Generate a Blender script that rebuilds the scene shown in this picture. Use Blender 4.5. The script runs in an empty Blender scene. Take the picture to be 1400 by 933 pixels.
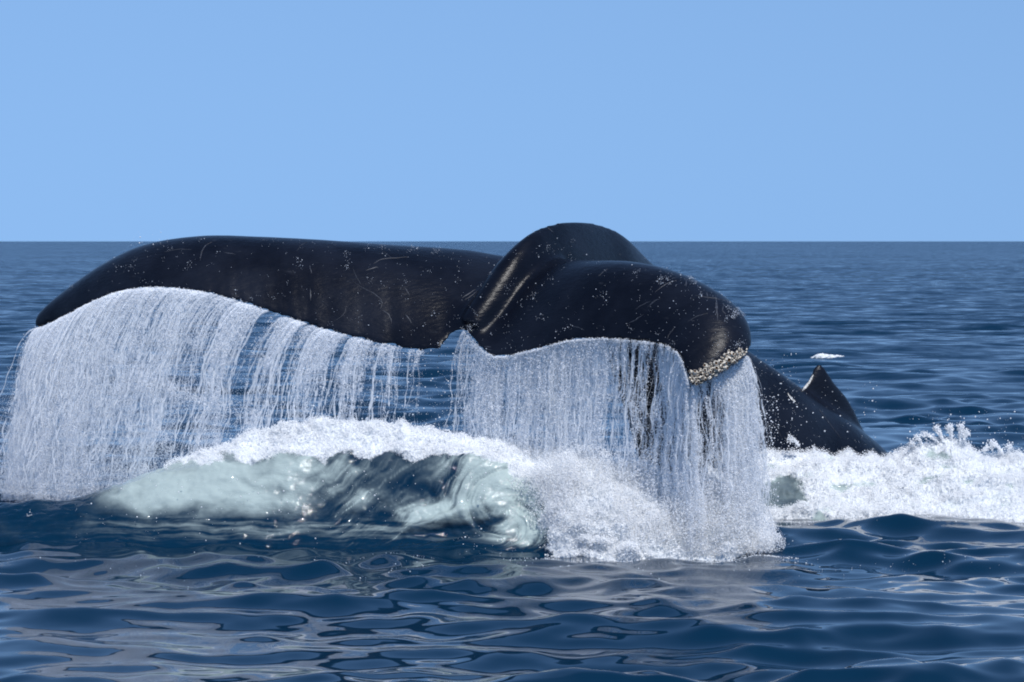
import bpy, bmesh, math, random
import numpy as np
from mathutils import Vector
from mathutils.bvhtree import BVHTree

S = bpy.context.scene
COL = S.collection
rng = np.random.default_rng(7)
random.seed(7)

# ------------------------------------------------------------------ camera
CAM_H = 1.9                 # eye height over the water
K = 0.4 / 1400.0            # tangent per photograph pixel
cam_d = bpy.data.cameras.new("camera")
cam = bpy.data.objects.new("camera", cam_d)
COL.objects.link(cam)
cam.location = (0, 0, CAM_H)
cam.rotation_euler = (math.radians(90), 0, 0)
cam_d.sensor_width = 36
cam_d.lens = 90
cam_d.shift_y = -136.5 / 1400.0
cam_d.clip_start = 0.1
cam_d.clip_end = 60000
cam_d.dof.use_dof = True
cam_d.dof.focus_distance = 16.2
cam_d.dof.aperture_fstop = 11
S.camera = cam

# ------------------------------------------------------------------ sky and sun
SUN_ELEV = math.radians(55)
SUN_AZ = math.radians(158)       # from +Y towards +X: the sun stands high over the viewer's right shoulder
w = bpy.data.worlds.new("World"); S.world = w
w.use_nodes = True
nt = w.node_tree
sky = nt.nodes.new('ShaderNodeTexSky')
sky.sky_type = 'NISHITA'
sky.sun_disc = False
sky.sun_elevation = SUN_ELEV
sky.sun_rotation = SUN_AZ
sky.altitude = 0
sky.air_density = 0.8
sky.dust_density = 0.0
sky.ozone_density = 7.0
bg = nt.nodes['Background']
bg.inputs['Strength'].default_value = 0.122
nt.links.new(sky.outputs[0], bg.inputs['Color'])
# clean deep-blue air: the pale band at the horizon is squeezed out, the dome stays smooth all round
tc = nt.nodes.new('ShaderNodeTexCoord'); sx = nt.nodes.new('ShaderNodeSeparateXYZ'); cx = nt.nodes.new('ShaderNodeCombineXYZ')
ab = nt.nodes.new('ShaderNodeMath'); ab.operation = 'ABSOLUTE'
ma = nt.nodes.new('ShaderNodeMath'); ma.operation = 'MULTIPLY_ADD'; ma.inputs[1].default_value = 0.46; ma.inputs[2].default_value = 0.15
pw = nt.nodes.new('ShaderNodeMath'); pw.operation = 'POWER'; pw.inputs[1].default_value = 1.5
nz = nt.nodes.new('ShaderNodeVectorMath'); nz.operation = 'NORMALIZE'
nt.links.new(tc.outputs['Generated'], sx.inputs[0]); nt.links.new(sx.outputs[0], cx.inputs[0]); nt.links.new(sx.outputs[1], cx.inputs[1])
nt.links.new(sx.outputs[2], ab.inputs[0]); nt.links.new(ab.outputs[0], pw.inputs[0]); nt.links.new(pw.outputs[0], ma.inputs[0]); nt.links.new(ma.outputs[0], cx.inputs[2])
nt.links.new(cx.outputs[0], nz.inputs[0]); nt.links.new(nz.outputs[0], sky.inputs['Vector'])
sl = bpy.data.lights.new("sun", 'SUN')
sl.energy = 3.7
sl.angle = math.radians(0.5)
sl.color = (1.0, 0.97, 0.93)
so = bpy.data.objects.new("sun", sl)
COL.objects.link(so)
sd = Vector((math.sin(SUN_AZ) * math.cos(SUN_ELEV), math.cos(SUN_AZ) * math.cos(SUN_ELEV), math.sin(SUN_ELEV)))
so.rotation_euler = sd.to_track_quat('Z', 'Y').to_euler()
S.view_settings.view_transform = 'Standard'
S.view_settings.look = 'None'
S.view_settings.exposure = 0.08
S.view_settings.gamma = 1.0
S.render.engine = 'CYCLES'
S.cycles.max_bounces = 8
S.cycles.diffuse_bounces = 5
S.cycles.glossy_bounces = 3
S.cycles.transparent_max_bounces = 14
S.cycles.filter_width = 1.9
S.cycles.caustics_reflective = False
S.cycles.caustics_refractive = False

# ------------------------------------------------------------------ helpers
def P(px, py, Y):
    """point at distance Y seen at photograph pixel (px, py)"""
    return np.array([(px - 700) * K * Y, Y, CAM_H - (py - 330) * K * Y])

def hsh(*ints):
    h = np.zeros_like(ints[0], dtype=np.uint32)
    for i, v in enumerate(ints):
        h = (h ^ (v.astype(np.int64) & 0xffffffff).astype(np.uint32)) * np.uint32((0x9E3779B1, 0x85EBCA6B, 0xC2B2AE35)[i % 3])
        h ^= h >> np.uint32(15)
    h *= np.uint32(0x27D4EB2F); h ^= h >> np.uint32(13)
    return h

def noise2(x, y, seed=0):
    x = np.asarray(x, float); y = np.asarray(y, float)
    xi = np.floor(x); yi = np.floor(y)
    fx = x - xi; fy = y - yi
    ux = fx * fx * fx * (fx * (fx * 6 - 15) + 10); uy = fy * fy * fy * (fy * (fy * 6 - 15) + 10)
    sd_ = np.full(xi.shape, seed, np.int64)
    def g(ix, iy, dx, dy):
        a = hsh(ix, iy, sd_).astype(float) * (2 * math.pi / 4294967296.0)
        return np.cos(a) * dx + np.sin(a) * dy
    n00 = g(xi, yi, fx, fy); n10 = g(xi + 1, yi, fx - 1, fy)
    n01 = g(xi, yi + 1, fx, fy - 1); n11 = g(xi + 1, yi + 1, fx - 1, fy - 1)
    return 1.5 * ((n00 * (1 - ux) + n10 * ux) * (1 - uy) + (n01 * (1 - ux) + n11 * ux) * uy)

def fbm2(x, y, oct=4, seed=0, ridge=False):
    t = 0; a = 1; n = 0
    for o in range(oct):
        v = noise2(x * 2 ** o + 17.3 * o, y * 2 ** o - 9.1 * o, seed + o)
        if ridge: v = 1 - 2 * np.abs(v)
        t = t + a * v; n += a; a *= 0.5
    return t / n

def sstep(a, b, x):
    t = np.clip((x - a) / (b - a), 0, 1)
    return t * t * (3 - 2 * t)

def catmull(pts, n_or_t, closed=False):
    """centripetal-ish cubic through rows of pts evaluated at parameters t (0..len-1)"""
    pts = np.asarray(pts, float)
    t = np.asarray(n_or_t, float)
    m = len(pts)
    i = np.clip(np.floor(t).astype(int), 0, m - 2)
    f = (t - i).reshape((-1,) + (1,) * (pts.ndim - 1))
    p1 = pts[i]; p2 = pts[i + 1]
    p0 = np.where((i > 0).reshape(f.shape), pts[np.maximum(i - 1, 0)], 2 * p1 - p2)
    p3 = np.where((i + 2 < m).reshape(f.shape), pts[np.minimum(i + 2, m - 1)], 2 * p2 - p1)
    return 0.5 * (2 * p1 + (p2 - p0) * f + (2 * p0 - 5 * p1 + 4 * p2 - p3) * f ** 2 + (3 * p1 - p0 - 3 * p2 + p3) * f ** 3)

def mesh_np(name, co, quads, smooth=True):
    me = bpy.data.meshes.new(name)
    co = np.asarray(co, np.float32); quads = np.asarray(quads, np.int32)
    me.vertices.add(len(co)); me.vertices.foreach_set('co', co.ravel())
    k = quads.shape[1]
    me.loops.add(quads.size); me.loops.foreach_set('vertex_index', quads.ravel())
    me.polygons.add(len(quads))
    me.polygons.foreach_set('loop_start', np.arange(0, quads.size, k, dtype=np.int32))
    me.polygons.foreach_set('loop_total', np.full(len(quads), k, np.int32))
    me.polygons.foreach_set('use_smooth', np.full(len(quads), smooth, bool))
    me.update(calc_edges=True)
    return me

def grid_quads(nr, nc, wrap=False):
    r = np.arange(nr - 1)[:, None]
    c = np.arange(nc if wrap else nc - 1)[None, :]
    c2 = (c + 1) % nc
    return np.stack([r * nc + c, r * nc + c2, (r + 1) * nc + c2, (r + 1) * nc + c], -1).reshape(-1, 4)

def link(name, me, mat=None, parent=None, **props):
    o = bpy.data.objects.new(name, me)
    COL.objects.link(o)
    if mat is not None and me is not None: me.materials.append(mat)
    if parent is not None: o.parent = parent
    for k_, v in props.items(): o[k_] = v
    return o

def fattr(me, name, v):
    a = me.attributes.new(name, 'FLOAT', 'POINT')
    a.data.foreach_set('value', np.asarray(v, np.float32))

class NT:
    """tiny node-tree helper"""
    def __init__(s, name):
        s.m = bpy.data.materials.new(name); s.m.use_nodes = True
        s.t = s.m.node_tree; s.b = s.t.nodes['Principled BSDF']; s.out = s.t.nodes['Material Output']
    def n(s, typ, **kw):
        nd = s.t.nodes.new(typ)
        for k_, v in kw.items():
            if k_.startswith('i_'): nd.inputs[k_[2:].replace('_', ' ')].default_value = v
            else: setattr(nd, k_, v)
        return nd
    def l(s, a, b): s.t.links.new(a, b)
    def math(s, op, a, b=None, c=None, clamp=False):
        nd = s.t.nodes.new('ShaderNodeMath'); nd.operation = op; nd.use_clamp = clamp
        for i, v in enumerate((a, b, c)):
            if v is None: continue
            if isinstance(v, (int, float)): nd.inputs[i].default_value = v
            else: s.l(v, nd.inputs[i])
        return nd.outputs[0]
    def mix(s, fac, a, b):
        nd = s.t.nodes.new('ShaderNodeMix'); nd.data_type = 'RGBA'
        for i, v in ((0, fac), (6, a), (7, b)):
            if isinstance(v, (int, float)): nd.inputs[i].default_value = v
            elif isinstance(v, tuple): nd.inputs[i].default_value = (*v, 1)
            else: s.l(v, nd.inputs[i])
        return nd.outputs[2]
    def ramp(s, fac, lo, hi):
        nd = s.t.nodes.new('ShaderNodeMapRange'); nd.interpolation_type = 'SMOOTHSTEP'
        s.l(fac, nd.inputs[0]); nd.inputs[1].default_value = lo; nd.inputs[2].default_value = hi
        return nd.outputs[0]
    def noise(s, vec, scale, detail=3, rough=.5, dist=0):
        nd = s.n('ShaderNodeTexNoise'); nd.inputs['Scale'].default_value = scale
        nd.inputs['Detail'].default_value = detail; nd.inputs['Roughness'].default_value = rough
        nd.inputs['Distortion'].default_value = dist
        if vec is not None: s.l(vec, nd.inputs['Vector'])
        return nd
    def mapping(s, vec, scale=(1, 1, 1), rot=(0, 0, 0)):
        nd = s.n('ShaderNodeMapping'); nd.inputs['Scale'].default_value = scale; nd.inputs['Rotation'].default_value = rot
        s.l(vec, nd.inputs['Vector']); return nd.outputs[0]
    def attr(s, name):
        nd = s.n('ShaderNodeAttribute'); nd.attribute_name = name; return nd.outputs['Fac']

# ------------------------------------------------------------------ materials
DEEP = (0.0012, 0.0200, 0.047)

def water_mat():
    m = NT("sea_water"); b = m.b
    geo = m.n('ShaderNodeNewGeometry')
    pos = geo.outputs['Position']
    sep = m.n('ShaderNodeSeparateXYZ'); m.l(pos, sep.inputs[0])
    far = m.ramp(sep.outputs['Y'], 14, 60)
    # wind patches: the strength of the ripples too small for the mesh
    patch = m.noise(m.mapping(pos, (0.02, 0.045, 1)), 1.0, 4, .55).outputs['Fac']
    patch2 = m.noise(m.mapping(pos, (0.16, 0.5, 1)), 1.0, 3, .6).outputs['Fac']
    amp = m.math('MULTIPLY', far, m.math('ADD', m.math('MULTIPLY', patch, 0.7), m.math('MULTIPLY', patch2, 0.55)))
    n1 = m.noise(m.mapping(pos, (1.3, 3.0, 1)), 1.0, 5, .62)
    sub = m.n('ShaderNodeVectorMath', operation='SUBTRACT'); m.l(n1.outputs['Color'], sub.inputs[0]); sub.inputs[1].default_value = (0.5, 0.50, 0.5)
    mul = m.n('ShaderNodeVectorMath', operation='MULTIPLY'); m.l(sub.outputs[0], mul.inputs[0]); mul.inputs[1].default_value = (0.9, 1.6, 0)
    bias = m.n('ShaderNodeVectorMath', operation='ADD'); m.l(mul.outputs[0], bias.inputs[0]); bias.inputs[1].default_value = (0, -0.25, 0)
    sc = m.n('ShaderNodeVectorMath', operation='SCALE'); m.l(bias.outputs[0], sc.inputs[0]); m.l(amp, sc.inputs['Scale'])
    # fine ripples close by
    nearn = m.noise(m.mapping(pos, (4, 5, 4)), 1.0, 2, .4)
    bump = m.n('ShaderNodeBump'); bump.inputs['Strength'].default_value = 0.3; bump.inputs['Distance'].default_value = 0.012
    m.l(nearn.outputs['Fac'], bump.inputs['Height'])
    add = m.n('ShaderNodeVectorMath', operation='ADD'); m.l(bump.outputs[0], add.inputs[0]); m.l(sc.outputs[0], add.inputs[1])
    nrm = m.n('ShaderNodeVectorMath', operation='NORMALIZE'); m.l(add.outputs[0], nrm.inputs[0])
    m.l(nrm.outputs[0], b.inputs['Normal'])
    b.inputs['Base Color'].default_value = (*DEEP, 1)
    b.inputs['Roughness'].default_value = 0.04
    b.inputs['IOR'].default_value = 1.333
    return m.m

def wave_mat():
    """water of the breaking wave: clear -> milky with bubbles -> white foam, from two per-vertex amounts"""
    m = NT("churned_water"); b = m.b
    b.inputs['Specular IOR Level'].default_value = .5
    geo = m.n('ShaderNodeNewGeometry'); pos = geo.outputs['Position']
    milk = m.attr('milk'); foam = m.attr('foam')
    fine = m.noise(pos, 26, 5, .7).outputs['Fac']
    milk2 = m.ramp(m.math('ADD', milk, m.math('MULTIPLY', m.math('SUBTRACT', fine, .5), .12)), 0.0, 1.0)
    c1 = m.mix(milk2, DEEP, (0.385, 0.465, 0.45))
    f2 = m.ramp(m.math('ADD', foam, m.math('MULTIPLY', m.math('SUBTRACT', fine, .5), .9)), 0.25, 0.75)
    c2 = m.mix(f2, c1, (0.80, 0.83, 0.85))
    m.l(c2, b.inputs['Base Color'])
    m.l(m.math('ADD', 0.06, m.math('MULTIPLY', f2, .5)), b.inputs['Roughness'])
    b.inputs['IOR'].default_value = 1.333
    bump = m.n('ShaderNodeBump'); bump.inputs['Distance'].default_value = 0.02
    grain = m.noise(pos, 60, 4, .7).outputs['Fac']
    m.l(m.math('ADD', 0.12, m.math('MULTIPLY', f2, .6)), bump.inputs['Strength'])
    m.l(grain, bump.inputs['Height'])
    big = m.n('ShaderNodeBump'); big.inputs['Distance'].default_value = .05; big.inputs['Strength'].default_value = .25
    m.l(m.noise(m.mapping(pos, (5, 8, 12)), 1.0, 4, .55).outputs['Fac'], big.inputs['Height'])
    m.l(big.outputs[0], bump.inputs['Normal'])
    m.l(bump.outputs[0], b.inputs['Normal'])
    return m.m

def froth_mat(name, col, rough=.35, trans=.0, clear=0):
    m = NT(name); b = m.b
    b.inputs['Base Color'].default_value = (*col, 1)
    b.inputs['Roughness'].default_value = rough
    b.inputs['IOR'].default_value = 1.333
    if clear > 0:
        tl = m.n('ShaderNodeBsdfTranslucent'); tl.inputs['Color'].default_value = (*col, 1)
        m1 = m.n('ShaderNodeMixShader'); m1.inputs[0].default_value = .28
        m.l(b.outputs[0], m1.inputs[1]); m.l(tl.outputs[0], m1.inputs[2])
        tr = m.n('ShaderNodeBsdfTransparent')
        mx = m.n('ShaderNodeMixShader'); mx.inputs[0].default_value = clear
        m.l(m1.outputs[0], mx.inputs[1]); m.l(tr.outputs[0], mx.inputs[2]); m.l(mx.outputs[0], m.out.inputs[0])
    elif trans > 0:
        tr = m.n('ShaderNodeBsdfTranslucent'); tr.inputs['Color'].default_value = (*col, 1)
        mx = m.n('ShaderNodeMixShader'); mx.inputs[0].default_value = trans
        m.l(b.outputs[0], mx.inputs[1]); m.l(tr.outputs[0], mx.inputs[2]); m.l(mx.outputs[0], m.out.inputs[0])
    return m.m

def skin_mat():
    m = NT("whale_skin"); b = m.b
    geo = m.n('ShaderNodeNewGeometry'); pos = geo.outputs['Position']
    n1 = m.noise(pos, 2.2, 5, .6).outputs['Fac']
    n2 = m.noise(m.mapping(pos, (9, 9, 30), (0.3, 0.5, 0.2)), 1.0, 5, .65).outputs['Fac']
    base = m.mix(m.ramp(n1, .35, .7), (0.0035, 0.005, 0.010), (0.009, 0.012, 0.021))
    base = m.mix(m.math('MULTIPLY', m.ramp(n2, .62, .78), .35), base, (0.055, 0.06, 0.07))
    m.l(base, b.inputs['Base Color'])
    m.l(m.math('ADD', 0.18, m.math('MULTIPLY', n1, .24)), b.inputs['Roughness'])
    b.inputs['IOR'].default_value = 1.34; b.inputs['Specular IOR Level'].default_value = .24
    bump = m.n('ShaderNodeBump'); bump.inputs['Strength'].default_value = .4; bump.inputs['Distance'].default_value = .012
    n3 = m.noise(m.mapping(pos, (14, 14, 40), (0.3, 0.5, 0.2)), 1.0, 5, .6).outputs['Fac']
    m.l(n3, bump.inputs['Height']); m.l(bump.outputs[0], b.inputs['Normal'])
    return m.m

def scar_mat(name, col, rough=.5):
    m = NT(name); b = m.b
    geo = m.n('ShaderNodeNewGeometry')
    n = m.noise(geo.outputs['Position'], 90, 3, .6).outputs['Fac']
    c = m.mix(m.ramp(n, .35, .65), tuple(v * .35 for v in col), col)
    m.l(c, b.inputs['Base Color']); b.inputs['Roughness'].default_value = rough
    return m.m

M_SEA = water_mat(); M_WAVE = wave_mat()
M_FALL = froth_mat("falling_water", (0.90, 0.92, 0.95), .12, clear=.42)
M_ROPE = froth_mat("falling_strand", (0.94, 0.96, 0.98), .06, clear=.28)
M_FOAM = froth_mat("foam_bubbles", (0.89, 0.90, 0.91), .4, .15)
M_DROP = froth_mat("water_drops", (0.62, 0.66, 0.72), .05, .2)
M_SKIN = skin_mat()
M_SCAR = scar_mat("scar_tissue", (0.045, 0.052, 0.07))
M_WHITE = scar_mat("white_scar", (0.75, 0.74, 0.70))
M_BARN = scar_mat("barnacle_shell", (0.80, 0.73, 0.62), .6)
M_BDARK = scar_mat("barnacle_mouth", (0.16, 0.08, 0.03), .6)

# ------------------------------------------------------------------ point clouds as real little spheres
_gn = {}
def gn_points(mat):
    if mat.name in _gn: return _gn[mat.name]
    g = bpy.data.node_groups.new("bead_cloud_" + mat.name, 'GeometryNodeTree')
    g.interface.new_socket('Geometry', in_out='INPUT', socket_type='NodeSocketGeometry')
    g.interface.new_socket('Geometry', in_out='OUTPUT', socket_type='NodeSocketGeometry')
    i = g.nodes.new('NodeGroupInput'); o = g.nodes.new('NodeGroupOutput')
    mp = g.nodes.new('GeometryNodeMeshToPoints')
    at = g.nodes.new('GeometryNodeInputNamedAttribute'); at.data_type = 'FLOAT'; at.inputs['Name'].default_value = 'rad'
    sm = g.nodes.new('GeometryNodeSetMaterial'); sm.inputs['Material'].default_value = mat
    g.links.new(i.outputs[0], mp.inputs['Mesh'])
    g.links.new(at.outputs['Attribute'], mp.inputs['Radius'])
    g.links.new(mp.outputs[0], sm.inputs['Geometry'])
    g.links.new(sm.outputs[0], o.inputs[0])
    _gn[mat.name] = g
    return g

def beads(name, co, rad, mat, parent=None, **props):
    me = bpy.data.meshes.new(name)
    co = np.asarray(co, np.float32)
    me.vertices.add(len(co)); me.vertices.foreach_set('co', co.ravel())
    fattr(me, 'rad', rad)
    me.update()
    o = link(name, me, mat, parent, kind='stuff', **props)
    md = o.modifiers.new('beads', 'NODES'); md.node_group = gn_points(mat)
    return o

# ------------------------------------------------------------------ the sea
comps = []
r2 = np.random.default_rng(3)
NW = 120
for i in range(NW):
    lam = 0.16 * (22 / 0.16) ** ((i + r2.random()) / NW)
    th = math.radians(262) + r2.normal() * (0.40 if lam > 2 else 0.55)       # mostly towards the viewer
    s = 0.047 * (1.0 if lam < .85 else (.85 / lam) ** 1.05) * (1.0 if lam > .45 else (lam / .45) ** 1.1)
    s *= (1.0 if lam > .45 else 1.25)
    s *= 0.7 + 0.6 * r2.random()
    comps.append((lam, th, s * lam / (2 * math.pi), r2.random() * 2 * math.pi))

def sea_h(x, y, spacing=None, chop=False):
    h = np.zeros_like(x); dx = np.zeros_like(x); dy = np.zeros_like(x)
    # slowly varying gustiness breaks up the regularity
    g1 = 0.75 + 0.5 * noise2(x * .35, y * .35, 91) + .25 * noise2(x * 1.1, y * 1.1, 92)
    near_splash = 1 + .35 * np.exp(-((y - 15.2) / 1.1) ** 2 - (x / 2.4) ** 4)
    for lam, th, a, ph in comps:
        kx = 2 * math.pi / lam * math.cos(th); ky = 2 * math.pi / lam * math.sin(th)
        p = kx * x + ky * y + ph
        amp = a
        if spacing is not None: amp = a * sstep(1.6, 4.0, lam / spacing)
        if lam < 3: amp = amp * g1
        if lam < .8: amp = amp * near_splash
        h += amp * np.cos(p)
        if chop:
            sn = np.sin(p) * amp * 0.8
            dx -= math.cos(th) * sn; dy -= math.sin(th) * sn
    return (h, dx, dy) if chop else h

def build_sea():
    e = np.concatenate([np.array([1800, 1400, 1150, 950]), np.arange(800, 620, -6), np.arange(620, 260, -1.15), np.arange(260, 60, -0.85), np.arange(60, 3, -.55), [2.4, 1.8, 1.3, 0.9, .6, .4, .28]])
    Y = CAM_H / (e * K)
    Y = np.concatenate([[-400, -60, -10, 0.5, 2], Y])
    inner = np.linspace(-0.22, 0.22, 780)
    outer = 0.22 * (1.045 ** np.arange(1, 62)); outer = outer[outer < 2.6]
    tx = np.concatenate([-outer[::-1], inner, outer])
    YY, TT = np.meshgrid(Y, tx, indexing='ij')
    X = TT * np.maximum(np.abs(YY), 12); x = X.ravel(); y = YY.ravel().copy()
    dyr = np.gradient(Y); sp = np.repeat(np.maximum(dyr, 0.004), len(tx))
    dxr = np.gradient(tx); sp = np.maximum(sp, np.tile(dxr, len(Y)) * np.maximum(np.abs(y), 12))
    h, dx, dy = sea_h(x, y, sp, True)
    # the heave of water being pushed about in front of the churned wave
    co = np.stack([x + dx, y + dy, h], -1)
    me = mesh_np("sea", co, grid_quads(len(Y), len(tx)))
    o = link("sea", me, M_SEA, kind='structure', label='deep blue sea with small glossy ripples reaching the horizon', category='sea')
    return o
build_sea()

# ------------------------------------------------------------------ the whale
# flukes: leading edge L and trailing edge T, from the far left tip round to the curled right tip
LE = [(49, 447, 17.60), (58, 428, 17.62), (98, 398, 17.66), (150, 369, 17.68), (205, 345, 17.66), (275, 333, 17.60), (350, 331.5, 17.52),
      (430, 333, 17.45), (520, 338, 17.40), (590, 341, 17.38), (640, 345, 17.40), (700, 353, 17.36), (757, 356, 17.14), (820, 366, 16.85), (880, 374, 16.62),
      (935, 387, 16.38), (985, 408, 16.12), (1014, 430, 15.90), (1028, 461, 15.72), (1019, 487, 15.60), (984, 511, 15.50), (947, 529, 15.46)]
TE = [(50, 450, 17.58), (66, 446, 17.45), (112, 424, 17.25), (160, 402, 17.10), (212, 395, 16.98), (285, 402, 16.88), (365, 426, 16.78),
      (445, 452, 16.68), (530, 473, 16.58), (596, 480, 16.50), (628, 452, 16.55), (672, 488, 16.34), (722, 482, 16.20), (778, 468, 16.06), (832, 465, 15.92),
      (876, 468, 15.78), (905, 473, 15.66), (922, 481, 15.56), (931, 493, 15.50), (936, 507, 15.46), (939, 519, 15.44), (942, 529, 15.45)]
BU = [.01, .03, .05, .08, .10, .12, .14, .15, .15, .12, .08, .08, .11, .16, .19, .18, .15, .12, .09, .06, .03, .01]
LEc = np.array([P(*p) for p in LE]); TEc = np.array([P(*p) for p in TE])

def build_whale():
    ns = 330; nv = 26
    t = np.linspace(0, len(LE) - 1, ns)
    L = catmull(LEc, t); T = catmull(TEc, t); B = catmull(np.array(BU)[:, None], t)[:, 0]
    # notch between the flukes kept crisp, nicks along the trailing edge
    jag = fbm2(t * 9, t * 0, 5, 5) * .022 + np.maximum(0, fbm2(t * 4, t * 0 + 3, 3, 8)) * .03
    T = T + (L - T) / np.linalg.norm(L - T, axis=1)[:, None].clip(.02) * (jag * sstep(0, 2, t) * sstep(0, 2, 21 - t))[:, None]
    span = np.gradient((L + T) / 2, axis=0)
    ch = T - L
    nrm = np.cross(span, ch); nrm /= np.linalg.norm(nrm, axis=1)[:, None]
    if (nrm[:, 1].mean()) > 0: nrm = -nrm
    # camber curves the fluke over towards the viewer, thickness is an aerofoil
    s = np.linspace(0, 1, nv) ** 1.35
    clen = np.linalg.norm(ch, axis=1)
    thick = np.minimum(0.075, clen * .09 + .008)
    prof = 1.45 * np.sqrt(s) - 1.0 * s - .45 * s ** 2 + 0.045 * np.sqrt(s)
    camb = np.sin(math.pi * s ** .8)
    top = []; bot = []
    for j in range(nv):
        c = L + ch * s[j] + nrm * (camb[j] * B)[:, None]
        top.append(c + nrm * (prof[j] * thick * 1.0 + .004)[:, None])
        bot.append(c - nrm * (prof[j] * thick * .9 + .004)[:, None])
    ring = top[::-1] + bot
    G = np.stack(ring, 1)                        # ns x 2nv x 3
    k_ = G.shape[1]
    V = [G.reshape(-1, 3)]; F = [grid_quads(ns, k_, True)]
    n0 = ns * k_
    tris = []
    for base, flip in ((0, False), ((ns - 1) * k_, True)):
        V.append(G[0 if not flip else -1].mean(0)[None]); ci = n0; n0 += 1
        for a in range(k_):
            q = [base + a, base + (a + 1) % k_, ci]
            tris.append(q if flip else q[::-1])
    # body: rings under the ridge of the back
    R = [(640, 440, 16.50, .05, .08), (662, 405, 16.58, .10, .11), (695, 352, 16.74, .15, .13), (726, 319, 16.94, .19, .14), (757, 306, 17.18, .22, .15), (788, 302.5, 17.48, .26, .16),
         (822, 308, 17.85, .28, .18), (852, 323, 18.12, .31, .21), (890, 360, 18.5, .42, .28), (950, 414, 19.0, .58, .38), (1014, 474, 19.45, .74, .50), (1056, 505, 19.7, .82, .58),
         (1098, 537, 19.95, .86, .64), (1152, 574, 20.2, .86, .72), (1206, 628, 20.45, .92, .82), (1250, 735, 20.8, 1.0, .92), (1330, 880, 21.2, 1.0, .95)]
    Rp = np.array([P(a, b, c) for a, b, c, d, e in R]); Rw = np.array([(d, e) for a, b, c, d, e in R])
    tt = np.linspace(0, len(R) - 1, 170)
    C = catmull(Rp, tt); W = catmull(Rw, tt)
    tan = np.gradient(C, axis=0); tan /= np.linalg.norm(tan, axis=1)[:, None]
    U0 = np.array([-.25, -.8, .45]); U1 = np.array([0, -.02, 1.0]); U2 = np.array([.15, .15, 1.0])
    f1 = sstep(0, 4, tt)[:, None]; f2 = sstep(5, 9, tt)[:, None]
    U = (U0 * (1 - f1) + U1 * f1) * (1 - f2) + U2 * f2
    nn = U - (U * tan).sum(1)[:, None] * tan; nn /= np.linalg.norm(nn, axis=1)[:, None]
    bb = np.cross(tan, nn)
    th = np.linspace(0, 2 * math.pi, 64, endpoint=False)
    key = sstep(1.5, 4, tt) * (1 - .55 * sstep(9, 12, tt))          # the keel is sharp on the tail stock
    rings = []
    for a in th:
        c_, s_ = math.cos(a), math.sin(a)
        wd = (1 - .62 * key * (1 + c_) / 2)
        rings.append(C - nn * (W[:, 0] * (1 - c_))[:, None] + bb * (W[:, 1] * s_ * wd)[:, None])
    G2 = np.stack(rings, 1); k2 = 64; n2 = len(tt)
    off = n0
    V.append(G2.reshape(-1, 3)); F.append(grid_quads(n2, k2, True) + off); n0 += n2 * k2
    for base, flip, gi in ((0, False, 0), ((n2 - 1) * k2, True, -1)):
        V.append(G2[gi].mean(0)[None]); ci = n0; n0 += 1
        for a in range(k2):
            q = [off + base + a, off + base + (a + 1) % k2, ci]
            tris.append(q if flip else q[::-1])
    # dorsal fin: chord sections from root to hooked tip
    lv = [((1062, 556, 19.84), (1226, 676, 20.50)), ((1078, 545, 19.86), (1203, 628, 20.40)), ((1088, 538, 19.88), (1182, 588, 20.30)), ((1097, 529, 19.90), (1164, 550, 20.18)),
          ((1106, 517, 19.93), (1142, 524, 20.06)), ((1112, 504, 19.96), (1130, 506, 20.0)), ((1115, 498, 19.97), (1123, 498, 19.98))]
    a0 = np.array([P(*a) for a, b in lv]); a1 = np.array([P(*b) for a, b in lv])
    tf = np.linspace(0, 6, 40); A = catmull(a0, tf); Bq = catmull(a1, tf)
    side = np.array([.60, -.80, -.08]); side /= np.linalg.norm(side)
    thk = np.interp(tf, [0, 1, 2, 3, 4, 5, 6], [.16, .11, .075, .055, .042, .026, .012])
    fr = []
    for a in np.linspace(0, 2 * math.pi, 32, endpoint=False):
        c_, s_ = math.cos(a), math.sin(a)
        u = (1 - c_) / 2
        fr.append(A + (Bq - A) * u + side * (thk * s_ * (0.55 + .9 * u * (1 - u) * 2))[:, None])
    G3 = np.stack(fr, 1); off = n0
    V.append(G3.reshape(-1, 3)); F.append(grid_quads(40, 32, True) + off); n0 += 40 * 32
    for base, flip, gi in ((0, False, 0), (39 * 32, True, -1)):
        V.append(G3[gi].mean(0)[None]); ci = n0; n0 += 1
        for a in range(32):
            q = [off + base + a, off + base + (a + 1) % 32, ci]
            tris.append(q if flip else q[::-1])
    V = np.concatenate(V); Q = np.concatenate(F)
    me = bpy.data.meshes.new("whale")
    me.from_pydata(V.tolist(), [], Q.tolist() + tris)
    bm = bmesh.new(); bm.from_mesh(me); bmesh.ops.recalc_face_normals(bm, faces=bm.faces); bm.to_mesh(me); bm.free()
    o = link("whale", me)
    rm = o.modifiers.new('r', 'REMESH'); rm.mode = 'VOXEL'; rm.voxel_size = 0.017; rm.use_smooth_shade = True
    dg = bpy.context.evaluated_depsgraph_get()
    me2 = bpy.data.meshes.new_from_object(o.evaluated_get(dg))
    o.modifiers.clear(); o.data = me2; me2.name = "whale"
    # smooth: strongly where tail stock and fluke meet, lightly elsewhere
    n = len(me2.vertices)
    co = np.empty(n * 3, np.float32); me2.vertices.foreach_get('co', co); co = co.reshape(-1, 3).astype(float)
    ed = np.empty(len(me2.edges) * 2, np.int32); me2.edges.foreach_get('vertices', ed); ed = ed.reshape(-1, 2)
    deg = np.bincount(ed.ravel(), minlength=n).clip(1)
    pxv = co[:, 0] / (K * co[:, 1]) + 700; pyv = 330 + (CAM_H - co[:, 2]) / (K * co[:, 1])
    wj = np.exp(-(((pxv - 700) / 75) ** 2 + ((pyv - 392) / 62) ** 2)) * (co[:, 1] > 16.2)
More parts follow.
